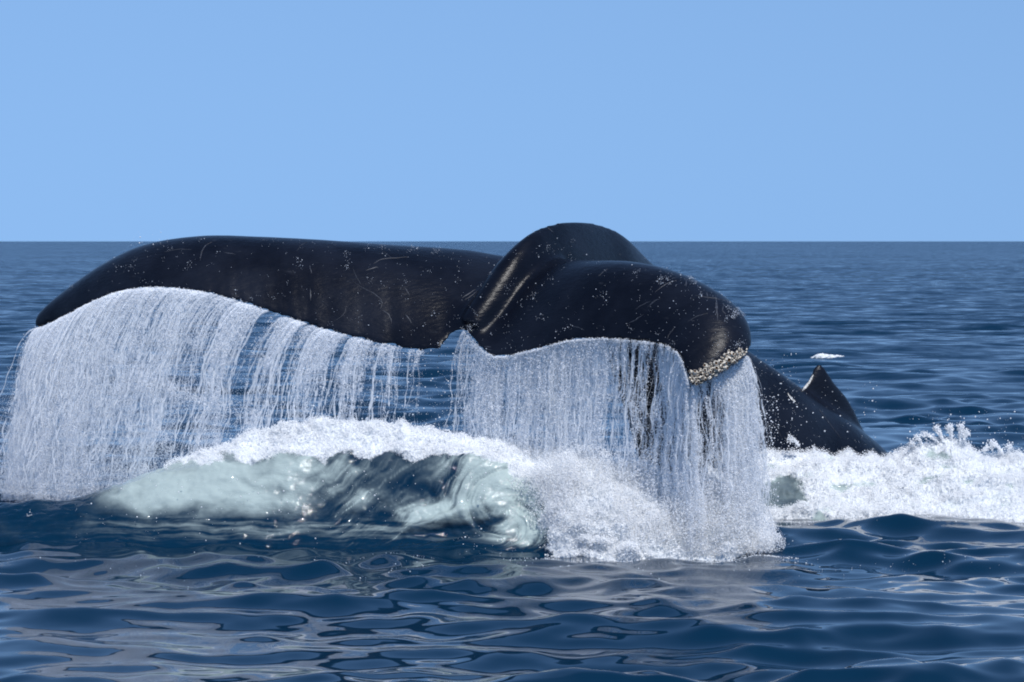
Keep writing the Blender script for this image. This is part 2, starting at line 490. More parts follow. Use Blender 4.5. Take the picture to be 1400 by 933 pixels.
    wf = np.exp(-(((pxv - 1120) / 70) ** 2 + ((pyv - 575) / 40) ** 2)) * (co[:, 1] > 19) * .8
    wj = np.maximum(wj, wf)
    for it in range(34):
        acc = np.zeros_like(co)
        for a in range(3):
            acc[:, a] = np.bincount(ed[:, 0], co[ed[:, 1], a], n) + np.bincount(ed[:, 1], co[ed[:, 0], a], n)
        lap = acc / deg[:, None] - co
        f = np.full(n, .5 if it < 4 else 0.0); f = np.maximum(f, wj * .9 * .6)
        co += lap * f[:, None]
    # keep some low relief: knobbly keel, folds near the edge of the right fluke
    me2.vertices.foreach_set('co', co.astype(np.float32).ravel()); me2.update()
    me2.polygons.foreach_set('use_smooth', np.ones(len(me2.polygons), bool))
    me2.materials.clear(); me2.materials.append(M_SKIN)
    o['label'] = 'black humpback whale lifting its drooping tail flukes, back and hooked dorsal fin breaking the surface'
    o['category'] = 'whale'
    return o, co

whale, wco = build_whale()
_me = whale.data
_bm = bmesh.new(); _bm.from_mesh(_me)
BVH = BVHTree.FromBMesh(_bm); _bm.free()
CAMP = Vector((0, 0, CAM_H))

def hit(px, py):
    d = Vector(P(px, py, 1.0)) - CAMP
    loc, nrm, idx, dist = BVH.ray_cast(CAMP, d.normalized())
    if loc is not None and nrm.dot(d) > 0: nrm = -nrm
    return loc, nrm

def strip(name, pts, width, mat, label=None, lift=.002):
    """a thin raised ribbon that follows the skin"""
    pts = np.array(pts, float)
    n = max(8, int(sum(np.hypot(*np.diff(pts, axis=0).T)) / 4))
    q = catmull(pts, np.linspace(0, len(pts) - 1, n))
    q += rng.normal(0, .25, q.shape)
    vs = []; fs = []
    L = []
    for x, y in q:
        h_, nr = hit(x, y)
        if h_ is not None: L.append((h_, nr))
    for i in range(len(L)):
        h_, nr = L[i]
        a = L[max(0, i - 1)][0]; b = L[min(len(L) - 1, i + 1)][0]
        t = (b - a)
        if t.length < 1e-6: continue
        s = t.normalized().cross(nr); 
        if s.length < 1e-4: continue
        s.normalize()
        u = i / max(1, len(L) - 1)
        wv = width * (math.sin(math.pi * min(1, max(0, u))) ** .6 + .06) * random.uniform(.5, 1.2) / 2
        vs += [h_ + s * wv + nr * .0002, h_ + nr * (lift), h_ - s * wv + nr * .0002]
    m = len(vs) // 3
    for i in range(m - 1):
        a = 3 * i
        fs += [(a, a + 1, a + 4, a + 3), (a + 1, a + 2, a + 5, a + 4)]
    if not fs: return
    me = bpy.data.meshes.new(name); me.from_pydata([tuple(v) for v in vs], [], fs)
    me.polygons.foreach_set('use_smooth', np.ones(len(me.polygons), bool))
    o = link(name, me, mat, whale)
    if label: o['label'] = label
    return o

scars = [
    ([(290, 331), (280, 337), (275, 347), (274, 357)], .014), ([(225, 345), (245, 341), (262, 342)], .009), ([(305, 345), (322, 348)], .009),
    ([(511, 361), (520, 355), (536, 353), (556, 352)], .012), ([(536, 354), (530, 348), (524, 344)], .005), ([(500, 370), (512, 366), (517, 366)], .008),
    ([(482, 366), (487, 378), (494, 390)], .006), ([(478, 382), (492, 391), (510, 401), (521, 410), (522, 418), (518, 424)], .006),
    ([(522, 424), (530, 429), (534, 436), (536, 443)], .011), ([(553, 428), (559, 436), (563, 443)], .010), ([(423, 362), (426, 374)], .008), ([(424, 394), (425, 412)], .010),
    ([(632, 408), (642, 401), (650, 396)], .010), ([(636, 410), (645, 404), (652, 398)], .007), ([(406, 345), (411, 336), (420, 331)], .006),
    ([(940, 376), (938, 386), (938, 393)], .012), ([(978, 402), (980, 420), (981, 440)], .016), ([(950, 404), (970, 407), (992, 411), (1003, 415)], .008),
    ([(990, 414), (988, 424), (992, 430)], .012), ([(966, 398), (968, 410)], .008), ([(922, 448), (916, 456), (912, 464)], .009),
    ([(885, 420), (895, 412), (903, 408)], .010), ([(868, 424), (880, 416), (890, 412)], .007), ([(880, 430), (868, 438), (856, 444)], .008), ([(818, 378), (826, 371), (831, 368)], .012),
    ([(778, 446), (790, 448), (800, 452)], .006), ([(661, 474), (672, 475)], .010), ([(664, 478), (673, 479)], .008), ([(663, 481), (670, 483)], .007),
    ([(742, 308), (748, 311), (757, 318)], .012), ([(895, 400), (912, 388), (925, 384)], .006), ([(940, 440), (955, 432), (968, 429)], .006),
    ([(960, 500), (975, 490), (988, 484)], .006), ([(455, 440), (470, 430), (474, 418)], .005), ([(560, 405), (556, 397), (552, 393)], .008),
    ([(1040, 560), (1056, 578), (1070, 600)], .006), ([(1120, 560), (1135, 580), (1150, 600)], .006)]
for pts, wd in scars: strip("scar", pts, wd * .72, M_SCAR)
strip("white_scar", [(1112, 512), (1109, 518), (1105, 525), (1100, 531), (1096, 536)], .024, M_WHITE, "white scar on the rear edge of the dorsal fin", .006)
strip("white_scar", [(1077, 538), (1082, 545), (1088, 550)], .030, M_WHITE, "pale patch on the back before the dorsal fin", .004)

# barnacles along the curled right tip
def barnacle_mesh(seed):
    r = random.Random(seed)
    n = 10; V = []; F = []; mi = []
    rows = [(1.0, 0), (.86, .45), (.62, .85), (.50, .92), (.36, .80), (.30, .45)]
    for k_, (rr, z) in enumerate(rows):
        for a in range(n):
            q = rr * (1 + (.12 if a % 2 else -.08) * (k_ < 4)) * r.uniform(.93, 1.07)
            V.append((q * math.cos(a * 2 * math.pi / n), q * math.sin(a * 2 * math.pi / n), z * r.uniform(.92, 1.08)))
    for k_ in range(len(rows) - 1):
        for a in range(n):
            F.append((k_ * n + a, k_ * n + (a + 1) % n, (k_ + 1) * n + (a + 1) % n, (k_ + 1) * n + a)); mi.append(0 if k_ < 3 else 1)
    c = len(V); V.append((0, 0, .40))
    for a in range(n): F.append(((len(rows) - 1) * n + a, (len(rows) - 1) * n + (a + 1) % n, c)); mi.append(1)
    me = bpy.data.meshes.new("barnacle"); me.from_pydata(V, [], F)
    me.materials.append(M_BARN); me.materials.append(M_BDARK)
    me.polygons.foreach_set('material_index', mi)
    return me
bmeshes = [barnacle_mesh(i) for i in range(4)]
bpath = [(944, 522), (952, 519), (962, 514), (974, 508), (985, 502), (996, 497), (1006, 491), (1015, 485)]
bsp = catmull(np.array(bpath, float), np.linspace(0, 7, 120))
cnt = 0; placed = []
for tr in range(2500):
    if cnt >= 120: break
    b_ = bsp[rng.integers(120)]
    big = abs(b_[0] - 982) < 28
    q = b_ + rng.normal(0, 1, 2) * np.array([3, 4.6 if big else 3.0]) + np.array([0, -1.5])
    h_, nr = hit(*q)
    if h_ is None or h_.y > 16.2: continue
    r_ = rng.uniform(.006, .022) if big else rng.uniform(.006, .015)
    if any((h_ - p).length < (r_ + rr) * .72 for p, rr in placed): continue
    placed.append((h_.copy(), r_))
    o = bpy.data.objects.new("barnacle", bmeshes[cnt % 4]); COL.objects.link(o)
    o.parent = whale
    o.location = h_ - nr * .001
    o.rotation_euler = (nr + Vector(rng.normal(0, .2, 3))).to_track_quat('Z', 'Y').to_euler()
    o.scale = (r_, r_, r_ * rng.uniform(.8, 1.1)); cnt += 1

# drops and wet film on the skin
def skin_samples(n, dens):
    pl = _me.polygons; m = len(pl)
    cen = np.empty(m * 3, np.float32); pl.foreach_get('center', cen); cen = cen.reshape(-1, 3)
    nr = np.empty(m * 3, np.float32); pl.foreach_get('normal', nr); nr = nr.reshape(-1, 3)
    px = cen[:, 0] / (K * cen[:, 1]) + 700; py = 330 + (CAM_H - cen[:, 2]) / (K * cen[:, 1])
    d = dens(px, py, cen) * (nr[:, 1] < .3) * (cen[:, 2] > 0)
    d = np.maximum(d, 0); c = np.cumsum(d); i = np.searchsorted(c, rng.random(n) * c[-1])
    return cen[i] + rng.normal(0, .006, (n, 3)) + nr[i] * .002, nr[i], px[i], py[i]
def dd(px, py, c):
    cl = sstep(.15, .8, fbm2(px / 22, py / 22, 4, 40)) * 2.4 + .03
    lt = 1 + 2.2 * sstep(850, 960, px) * (c[:, 1] < 17) + 1.5 * np.exp(-((px - 640) / 25) ** 2 - ((py - 452) / 14) ** 2) * 3
    lt *= 1 - .9 * (c[:, 1] > 17.3)
    return cl * lt
pc, _, _, _ = skin_samples(3900, dd)
beads("water_drops", pc, np.where(rng.random(3900) < .05, rng.uniform(.0024, .0042, 3900), rng.uniform(.0006, .0020, 3900)), M_DROP, whale)

# ------------------------------------------------------------------ the churned wave under the tail
def lattice(stations, nu, nv):
    xs = np.array([s[0] for s in stations], float)
    A = np.array([[P(px_, py_, y_) for (px_, py_, y_) in s[1]] for s in stations])   # S x T x 3
    tu = np.linspace(0, len(xs) - 1, nu); tv = np.linspace(0, A.shape[1] - 1, nv)
    B_ = catmull(A, tu)                                  # nu x T x 3
    Cc = catmull(np.swapaxes(B_, 0, 1), tv)              # nv x nu x 3
    return np.swapaxes(Cc, 0, 1)                         # nu x nv x 3

def col(px, base, pys, ysh=0.0):
    """profile of the wave at one column, front to back"""
    Yb = CAM_H / ((base - 330) * K)
    d = [0.09, 0.20, .36, .50, .68]
    pts = [(px, base + 14, Yb - .10), (px, base, Yb - .01)]
    for q, dd_ in zip(pys, d): pts.append((px, q, Yb + dd_ + ysh))
    pts += [(px, pys[-1] + 34, Yb + .98 + ysh), (px, 735, Yb + 1.35 + ysh), (px, 790, Yb + 1.6 + ysh)]
    return (px, pts)

W1 = [col(-260, 722, (722, 724, 726, 726, 726)), col(-120, 730, (724, 716, 712, 712, 712)), col(-20, 736, (724, 708, 694, 694, 696)), col(80, 740, (724, 704, 686, 686, 690)),
      col(150, 742, (724, 698, 670, 668, 672)), col(215, 743, (722, 684, 650, 645, 645)), col(290, 744, (720, 674, 634, 627, 617)), col(360, 745, (718, 670, 622, 613, 596)),
      col(430, 746, (724, 682, 626, 612, 582)), col(500, 748, (728, 688, 626, 610, 584)), col(560, 750, (730, 688, 623, 612, 585)), col(620, 751, (731, 690, 623, 612, 596)),
      col(680, 752, (727, 684, 632, 621, 602)), col(725, 752, (722, 680, 643, 632, 612)), col(765, 756, (722, 690, 655, 640, 620)), col(815, 758, (722, 690, 664, 650, 630)), col(880, 758, (728, 702, 682, 668, 645)),
      col(950, 757, (730, 704, 684, 668, 650)), col(1010, 755, (732, 708, 688, 674, 668)), col(1042, 751, (740, 730, 722, 716, 712)), col(1060, 752, (765, 765, 765, 765, 765)), col(1120, 752, (790, 790, 790, 790, 790))]

def face_px(G):
    x, y, z = G[..., 0], G[..., 1], G[..., 2]
    return x / (K * y) + 700, 330 + (CAM_H - z) / (K * y)

def normals(G):
    du = np.gradient(G, axis=0); dv = np.gradient(G, axis=1)
    n = np.cross(du, dv); n /= np.linalg.norm(n, axis=2)[..., None].clip(1e-9)
    if n[..., 2].mean() < 0: n = -n
    return n

def sink_ends(G):
    u = np.linspace(0, 1, G.shape[0])[:, None]; v = np.linspace(0, 1, G.shape[1])[None, :]
    G = G.copy()
    G[..., 2] -= .5 * (sstep(.06, 0, u) + sstep(.94, 1, u)) + .25 * (sstep(.10, .0, v) + sstep(.92, 1, v))
    return G

def build_wave():
    nu, nv = 900, 210
    G = lattice(W1, nu, nv)
    N = normals(G)
    # coordinates lying in the face of the wave: u along it, v up the slope (metres)
    U = G[..., 0] / .0047 + 700
    vlen = np.concatenate([np.zeros((nu, 1)), np.cumsum(np.linalg.norm(np.diff(G, axis=1), axis=2), axis=1)], 1)
    V = (750 - vlen / .0047 * .55)
    U, V = face_px(G)
    # flow lines: diagonal streaming to the upper right, rolled up round the eye of the swirl
    ex, ey = 688, 700
    rx = (U - ex) / 1.15; ry = (V - ey)
    r = np.hypot(rx, ry)
    ang = 4.2 * np.exp(-(r / 46) ** 1.4)
    ca, sa = np.cos(ang), np.sin(ang)
    Ur = ex + (rx * ca - ry * sa) ; Vr = ey + (rx * sa + ry * ca)
    wx = fbm2(U / 90, V / 60, 3, 61) * 22; wy = fbm2(U / 90 + 9, V / 60, 3, 62) * 16
    sw = np.exp(-(r / 75) ** 3)
    A_ = np.where(sw > 0, Ur, U) * sw + U * (1 - sw) + wx; B_ = Vr * sw + V * (1 - sw) + wy
    dcos, dsin = math.cos(math.radians(-34)), math.sin(math.radians(-34))
    al = A_ * dcos + B_ * dsin; ac = -A_ * dsin + B_ * dcos
    midw = sstep(400, 480, U) * (1 - sstep(740, 800, U)); st = fbm2(al / 110, ac / 13, 4, 63) * (.15 + .85 * midw)                                  # streaks along the flow
    cloud = fbm2(A_ / 55, B_ / 32, 5, 64)
    tht = np.arctan2(ry, rx)
    r_e = np.hypot(rx / 1.45 + wx * .35, ry + wy * .35)
    ring = fbm2(tht * .9 + 3, np.log(r_e + 8) * 7 + tht * .9, 4, 68) * np.exp(-(r_e / 62) ** 4) * (.25 + .75 * sstep(-.2, .9, np.cos(tht + .9)))
    ln = np.clip(1 - np.abs(noise2(al / 85 + 4, ac / 15)) * 7, 0, 1) ** 2 + .7 * np.clip(1 - np.abs(noise2(al / 60 + 9, ac / 8)) * 7, 0, 1) ** 2
    st0 = st
    st = st + ring * .45 + ln * .38 * midw
    def blob(cx, cy, sx, sy, p=2.0):
        return np.exp(-(np.abs((U - cx + wx * .6) / sx) ** p + np.abs((V - cy + wy * .6) / sy) ** p))
    milk = blob(335, 656, 160, 44, 2.6) * 1.0 + blob(215, 668, 70, 26) * .6
    milk -= .35 * blob(430, 675, 60, 30)
    milk = np.maximum(milk, 1.05 * blob(700, 660, 105, 42, 2.6)); milk = np.maximum(milk, .95 * blob(615, 692, 75, 26, 2.4))
    milk = np.maximum(milk, 1.0 * blob(735, 715, 70, 34, 2.4))
    milk = np.maximum(milk, .34 * blob(500, 665, 150, 40, 2.6)); milk = np.maximum(milk, .26 * blob(360, 722, 270, 15, 2.6))
    milk *= 1 - .55 * blob(560, 662, 75, 22) ; milk *= 1 - .9 * np.exp(-((V - 734 + (U - 580) * .26) / 8) ** 2) * sstep(545, 590, U) * (1 - sstep(680, 725, U)); milk *= 1 - .9 * np.exp(-(((U - 625) / 46) ** 2 + ((V - 722) / 13) ** 2))  # later factors paint the dark shade of the hollow under the lip
    milk = milk + (st * .62 + cloud * .62) * (.25 + sstep(.05, .5, milk))
    milk += .55 * sstep(.42, .75, st) * np.exp(-((V - 705 + (U - 520) * .18) / 34) ** 2) * sstep(400, 470, U) * (1 - sstep(640, 700, U))
    milk += .55 * np.clip(fbm2((U + wx * 2) / 80, (V + wy * .5) / 5, 4, 69), -.4, 1) * blob(400, 724, 300, 20, 3)
    milk = np.clip(milk, 0, 1) * sstep(752, 738, V + 4 * noise2(U / 14, V * 0, 7))
    fcrest = np.interp(U, [-50, 150, 260, 330, 380, 430, 540, 620, 690, 742, 785, 1100], [670, 655, 628, 626, 620, 622, 616, 614, 630, 668, 900, 900])
    rag = fbm2(U / 42, V / 30, 5, 65) * 26
    foam = sstep(13, -9, V - fcrest + rag) * sstep(120, 300, U)
    foam = np.maximum(foam, sstep(735, 785, U + rag * 1.5 + .15 * (V - 690)))
    foam = np.maximum(foam, (G[..., 1] > 17.0) * sstep(150, 350, U) * .9)
    foam *= 1 - .4 * sstep(1048, 1070, U + rag)
    fl = sstep(.30, .75, fbm2(U / 16, V / 8, 4, 66)) * sstep(.25, .7, fbm2(U / 70, V / 40, 2, 67) + .25)
    foam = np.maximum(foam, .55 * fl * (1 - sstep(560, 640, U)))
    # relief
    flow = fbm2(al / 150, ac / 34, 3, 74) * (.35 + .65 * sstep(380, 470, U)) * sstep(755, 725, V)
    X_, Y_, Z_ = G[..., 0], G[..., 1], G[..., 2]
    bil = np.abs(fbm2(X_ * 5, Z_ * 6 + Y_ * 4, 5, 71)) * (.09 + .10 * sstep(740, 800, U)) + np.abs(fbm2(X_ * 16, Z_ * 18 + Y_ * 12, 4, 72)) * .03
    edge = sstep(0, .12, vlen)                                        # nothing moves at the waterline
    rel = foam * (bil - .02) + (1 - foam) * (st0 * .010 + cloud * .014 + ring * .006 + .028 * flow + .012 * fbm2(X_ * 7, (Z_ + Y_) * 9, 3, 73)) + milk * (1 - foam) * cloud * .012
    # hollow under the curling lip
    G[..., 2] += sea_h(G[..., 0].ravel(), G[..., 1].ravel()).reshape(G.shape[:2]) * sstep(.0, .1, vlen) * .6
    hol = np.exp(-(((U - 632) / 50) ** 2 + ((V - 722 + (U - 632) * .22) / 12) ** 2))
    rel = rel - hol * .05 + .03 * np.exp(-(((V - 700 + (U - 632) * .30) / 7) ** 2)) * sstep(520, 580, U) * (1 - sstep(690, 720, U))
    G = G + N * (rel * edge)[..., None]
    G = sink_ends(G)
    me = mesh_np("churned_wave", G.reshape(-1, 3), grid_quads(nu, nv))
    fattr(me, 'milk', milk.ravel()); fattr(me, 'foam', foam.ravel())
    o = link("churned_wave", me, M_WAVE, kind='stuff', label='rolling green milky wave of churned water under the dripping flukes', category='wave')
    return o, G, N, foam
wave, WG, WN, WF = build_wave()

def foam_beads(name, G, N, foam, n, label, rmin=.0012, rmax=.0042, lift=.018, extra=None):
    g = G.reshape(-1, 3); nn_ = N.reshape(-1, 3)
    f = (foam.ravel() > .35) * foam.ravel() * (g[:, 2] > -.02)
    area = np.linalg.norm(np.cross(np.gradient(G, axis=0), np.gradient(G, axis=1)), axis=2).ravel()
    cl = sstep(-.5, .5, fbm2(g[:, 0] * 5, g[:, 2] * 6 + g[:, 1] * 4, 5, 81))
    c = np.cumsum(f * area * (cl + .08)); i = np.searchsorted(c, rng.random(n) * c[-1])
    co = g[i] + rng.normal(0, .008, (n, 3)) + nn_[i] * (rng.random(n) ** 3 * lift)[:, None]
    rad = rmin + (rmax - rmin) * rng.random(n) ** 4
    return beads(name, co, rad, M_FOAM, None, label=label, category='foam')
foam_beads("foam", WG, WN, WF, 420000, 'white foam crest and splash boiling along the top of the churned wave')

# ------------------------------------------------------------------ the white water by the whale's back
def col2(px, base, pys, d=(.12, .28, .5, .75, 1.0)):
    Yb = CAM_H / ((base - 330) * K)
    pts = [(px, base + 14, Yb - .12), (px, base, Yb - .01)]
    for q, dd_ in zip(pys, d): pts.append((px, q, Yb + dd_))
    pts += [(px, pys[-1] + 22, Yb + 1.35), (px, 690, Yb + 1.9), (px, 760, Yb + 2.3)]
    return (px, pts)
W2 = [col2(940, 700, (700, 700, 702, 702, 702)), col2(985, 704, (692, 672, 640, 622, 616)), col2(1030, 706, (690, 662, 634, 618, 610)), col2(1085, 707, (690, 664, 636, 620, 612)),
      col2(1140, 708, (690, 664, 634, 620, 613)), col2(1190, 709, (692, 668, 636, 622, 617)), col2(1235, 710, (690, 664, 630, 614, 606)), col2(1275, 711, (690, 660, 622, 606, 600)),
      col2(1305, 712, (690, 658, 618, 600, 593)), col2(1335, 713, (692, 662, 626, 612, 610)), col2(1370, 713, (692, 664, 632, 620, 619)), col2(1410, 713, (692, 664, 628, 616, 614)),
      col2(1480, 712, (692, 668, 640, 630, 626)), col2(1580, 706, (694, 684, 668, 660, 660)), col2(1680, 700, (700, 700, 702, 702, 702))]
def build_wash():
    nu, nv = 640, 170
    G = lattice(W2, nu, nv); N = normals(G); U, V = face_px(G)
    X_, Y_, Z_ = G[..., 0], G[..., 1], G[..., 2]
    rag = fbm2(U / 34, V / 22, 4, 165) * 26
    clear = np.exp(-(np.abs((U - 1050) / 58) ** 2.6 + np.abs((V - 672 + (U - 1050) * .18) / 27) ** 2.6))  # shadowed part of the bank: shade painted in as less foam and milk
    clear = sstep(.25, .7, clear + .02 * rag)
    foam = 1 - .92 * clear
    foam *= 1 - .9 * sstep(.05, .5, fbm2(U / 60 + V / 90, V / 20, 5, 166))
    milk = np.clip(.85 + .6 * fbm2(U / 50, V / 16, 5, 167), 0, 1) * (1 - .55 * clear)
    vlen = np.concatenate([np.zeros((nu, 1)), np.cumsum(np.linalg.norm(np.diff(G, axis=1), axis=2), axis=1)], 1)
    bil = np.abs(fbm2(X_ * 2.2 + .6 * fbm2(X_ * 4, Y_ * 4 + Z_ * 5, 2, 175), Z_ * 4 + Y_ * 2.2, 5, 171)) * .15 + np.abs(fbm2(X_ * 34, Z_ * 36 + Y_ * 24, 3, 173)) * .014 + np.abs(fbm2(X_ * 14, Z_ * 16 + Y_ * 10, 4, 172)) * .04
    G = G + N * (bil * (.3 + .7 * foam) * sstep(0, .15, vlen) - .10 * sstep(.1, .5, vlen))[..., None]
    G = sink_ends(G)
    me = mesh_np("whitewater", G.reshape(-1, 3), grid_quads(nu, nv))
    fattr(me, 'milk', milk.ravel()); fattr(me, 'foam', foam.ravel())
    link("whitewater", me, M_WAVE, kind='stuff', label='bank of tumbling whitewater around the whale\'s back', category='whitewater')
    return G, N, foam
G2, N2, F2 = build_wash()
foam_beads("foam", G2, N2, F2, 300000, "white froth covering the whitewater beside the whale's back", rmin=.001, rmax=.0040, lift=.035)

# ------------------------------------------------------------------ water pouring off the flukes
TEd = catmull(TEc, np.linspace(0, 21, 1200))
TEu = np.linspace(0, 21, 1200)
TEpx = TEd[:, 0] / (K * TEd[:, 1]) + 700

def ropes(name, co, rad, npts, mat, parent):
    hc = bpy.data.hair_curves.new(name)
    n_ = len(co) // npts
    hc.add_curves([npts] * n_)
    hc.position_data.foreach_set('vector', np.asarray(co, np.float32).ravel())
    a = hc.attributes.get('radius') or hc.attributes.new('radius', 'FLOAT', 'POINT')
    a.data.foreach_set('value', np.asarray(rad, np.float32))
    return link(name, hc, mat, parent, kind='stuff')

def film_mat():
    m = NT("water_film"); b = m.b
    b.inputs['Base Color'].default_value = (.93, .95, .97, 1); b.inputs['Roughness'].default_value = .12; b.inputs['IOR'].default_value = 1.333
    geo = m.n('ShaderNodeNewGeometry'); pos = geo.outputs['Position']
    n = m.noise(m.mapping(pos, (70, 40, 34)), 1.0, 4, .65).outputs['Fac']
    fa = m.math('MULTIPLY', m.attr('film'), m.ramp(n, .34, .62))
    tl = m.n('ShaderNodeBsdfTranslucent'); tl.inputs['Color'].default_value = (.93, .95, .97, 1)
    m1 = m.n('ShaderNodeMixShader'); m1.inputs[0].default_value = .35
    m.l(b.outputs[0], m1.inputs[1]); m.l(tl.outputs[0], m1.inputs[2])
    tr = m.n('ShaderNodeBsdfTransparent'); mx = m.n('ShaderNodeMixShader')
    m.l(fa, mx.inputs[0]); m.l(tr.outputs[0], mx.inputs[1]); m.l(m1.outputs[0], mx.inputs[2]); m.l(mx.outputs[0], m.out.inputs[0])
    bump = m.n('ShaderNodeBump'); bump.inputs['Strength'].default_value = .6; bump.inputs['Distance'].default_value = .01
    m.l(n, bump.inputs['Height']); m.l(bump.outputs[0], b.inputs['Normal'])
    return m.m
M_FILM = film_mat()

def curtain(name, label, u0, u1, ntot, nstr, dens, drift, zfloor, seed, spread=.03, tilt=-.10, r=(.0013, .0036), path=None):
    path = TEd if path is None else path; pu = TEu if path is TEd else np.linspace(0, 1, len(path))
    out = []; rads = []; got = 0
    seglen = np.concatenate([[0], np.cumsum(np.linalg.norm(np.diff(path, axis=0), axis=1))])
    s0 = np.interp(u0, pu, seglen); s1 = np.interp(u1, pu, seglen)
    guard = 0
    n = int(ntot * .52)
    while got < n and guard < 60:
        guard += 1
        m = 400000
        s = rng.uniform(s0, s1, m)
        base = np.stack([np.interp(s, seglen, path[:, k_]) for k_ in range(3)], -1)
        px0 = base[:, 0] / (K * base[:, 1]) + 700
        zf = zfloor(px0)
        H_ = base[:, 2] - zf
        d = H_ * rng.random(m)
        D, thick = dens(s - s0, d, px0, d / H_)
        keep = rng.random(m) < D
        s, base, px0, d, thick = s[keep], base[keep], px0[keep], d[keep], thick[keep]
        a = np.interp(px0, drift[0], drift[1])
        wob = fbm2(s * 3.2, d * .8, 2, seed + 5) * .05 * d
        sq = np.sqrt(d)
        wob = wob + .062 * sq * fbm2(s * 6, d * 2.2, 3, seed + 6)
        wild = 1 + 5 * (rng.random(len(d)) < .10)
        x = base[:, 0] - a * sq + wob + rng.normal(0, 1, len(d)) * (.002 + .007 * d) * wild
        y = base[:, 1] + tilt * sq + noise2(s * 6, d * .6, seed + 9) * .02 * (.2 + sq) + rng.normal(0, 1, len(d)) * (.008 + spread * sq)
        z = base[:, 2] - d + rng.normal(0, .004, len(d)) + .006
        rr = r[0] * .7 + (r[1] - r[0]) * rng.random(len(d)) ** 4 * thick * 1.3
        out.append(np.stack([x, y, z], -1)); rads.append(rr); got += len(d)
    # single strands: each with its own speed, thinning and breaking into drops as it falls
    ns_ = int(nstr); per = int(ntot * .48 / ns_)
    ss = rng.uniform(s0, s1, ns_)
    bp = np.stack([np.interp(ss, seglen, path[:, k_]) for k_ in range(3)], -1)
    px0 = bp[:, 0] / (K * bp[:, 1]) + 700
    Hs = bp[:, 2] - zfloor(px0)
    prob = np.zeros(ns_)
    for q_ in (.1, .3, .6): prob += dens(ss - s0, Hs * q_, px0, np.full(ns_, q_))[0] / 3
    prob = np.clip(prob * 1.6, .0, 1) ** 1.6
    live = rng.random(ns_) < prob
    ss, bp, px0, Hs = ss[live], bp[live], px0[live], Hs[live]; m_ = len(ss)
    a_ = np.interp(px0, drift[0], drift[1]) + rng.normal(0, .05, m_)
    wd = .0018 + .006 * rng.random(m_) ** 2; ph = rng.uniform(0, 100, m_); yo = rng.normal(0, .4, m_)
    NP = 64
    f_ = np.tile(np.linspace(0, 1, NP), m_); i_ = np.repeat(np.arange(m_), NP)
    stop = np.where(rng.random(m_) < .35, rng.uniform(.25, .9, m_), 1.0)
    d = Hs[i_] * stop[i_] * f_; sq = np.sqrt(d)
    wig = (noise2(ph[i_], d * 3.5, seed + 22) * .055 + noise2(ph[i_], d * 13, seed + 23) * .012) * sq
    x = bp[i_, 0] - a_[i_] * sq + wig + .062 * sq * fbm2(ss[i_] * 6, d * 2.2, 3, seed + 6)
    y = bp[i_, 1] + tilt * sq + yo[i_] * spread * 1.5 * sq
    z = bp[i_, 2] - d + .006
    r0 = .0008 + .0060 * rng.random(m_) ** 4.5
    r_ = r0[i_] * (1 + .9 * noise2(ph[i_] + 40, d * 16, seed + 24) + .5 * noise2(ph[i_] + 60, d * 45, seed + 25))
    brk = noise2(ph[i_] * 3.1, d * 9, seed + 20) + .5 * noise2(ph[i_] * 5.7, d * 31, seed + 21)
    r_ = r_ * sstep(-.85, -.45, brk - .55 * np.sqrt(d / 1.2)) * (1 - f_ ** 6)
    SC, SR = np.stack([x, y, z], -1), np.clip(r_, .00005, None)
    co = np.concatenate(out)[:n]; rr = np.concatenate(rads)[:n]
    # drops thrown off the strands
    nd = int(ntot * .25); k_ = rng.integers(0, len(SC), nd)
    k_ = k_[(SR[k_] > .0006)]
    co = np.concatenate([co, SC[k_] + rng.normal(0, 1, (len(k_), 3)) * (.003 + .012 * d[k_])[:, None] * np.array([1, 1.5, 1.5])])
    rr = np.concatenate([rr, .0009 + .0040 * rng.random(len(k_)) ** 5])
    o = beads(name, co, rr, M_FALL, None, label=label, category='falling water')
    ropes('strand', SC, SR, NP, M_ROPE, o)
    # the torn film the strands hang in
    na, nb = int(max(120, (s1 - s0) / .0065)), 120
    sg, fg = np.meshgrid(np.linspace(s0, s1, na), np.linspace(0, 1, nb) ** 1.1, indexing='ij')
    sg, fg = sg.ravel(), fg.ravel()
    bs = np.stack([np.interp(sg, seglen, path[:, k_]) for k_ in range(3)], -1); p0 = bs[:, 0] / (K * bs[:, 1]) + 700
    Hg = bs[:, 2] - zfloor(p0); dg_ = Hg * fg; sq = np.sqrt(dg_)
    D_ = dens(sg - s0, dg_, p0, fg)[0]
    x = bs[:, 0] - np.interp(p0, drift[0], drift[1]) * sq + .062 * sq * fbm2(sg * 6, dg_ * 2.2, 3, seed + 6)
    y = bs[:, 1] + tilt * sq + noise2(sg * 6, dg_ * .6, seed + 9) * .02 * (.2 + sq) + .012 * noise2(sg * 40, dg_ * 5, seed + 41) * (.2 + sq)
    z = bs[:, 2] - dg_ + .005
    al_ = np.clip(D_ * 1.25 - .12, 0, 1) * (.78 - .38 * fg) * sstep(0, .02, sg - s0) * sstep(0, .02, s1 - sg)
    fme = mesh_np('water_film', np.stack([x, y, z], -1), grid_quads(na, nb))
    fattr(fme, 'film', al_)
    link('water_film', fme, M_FILM, o, kind='stuff')
    print(name, got)

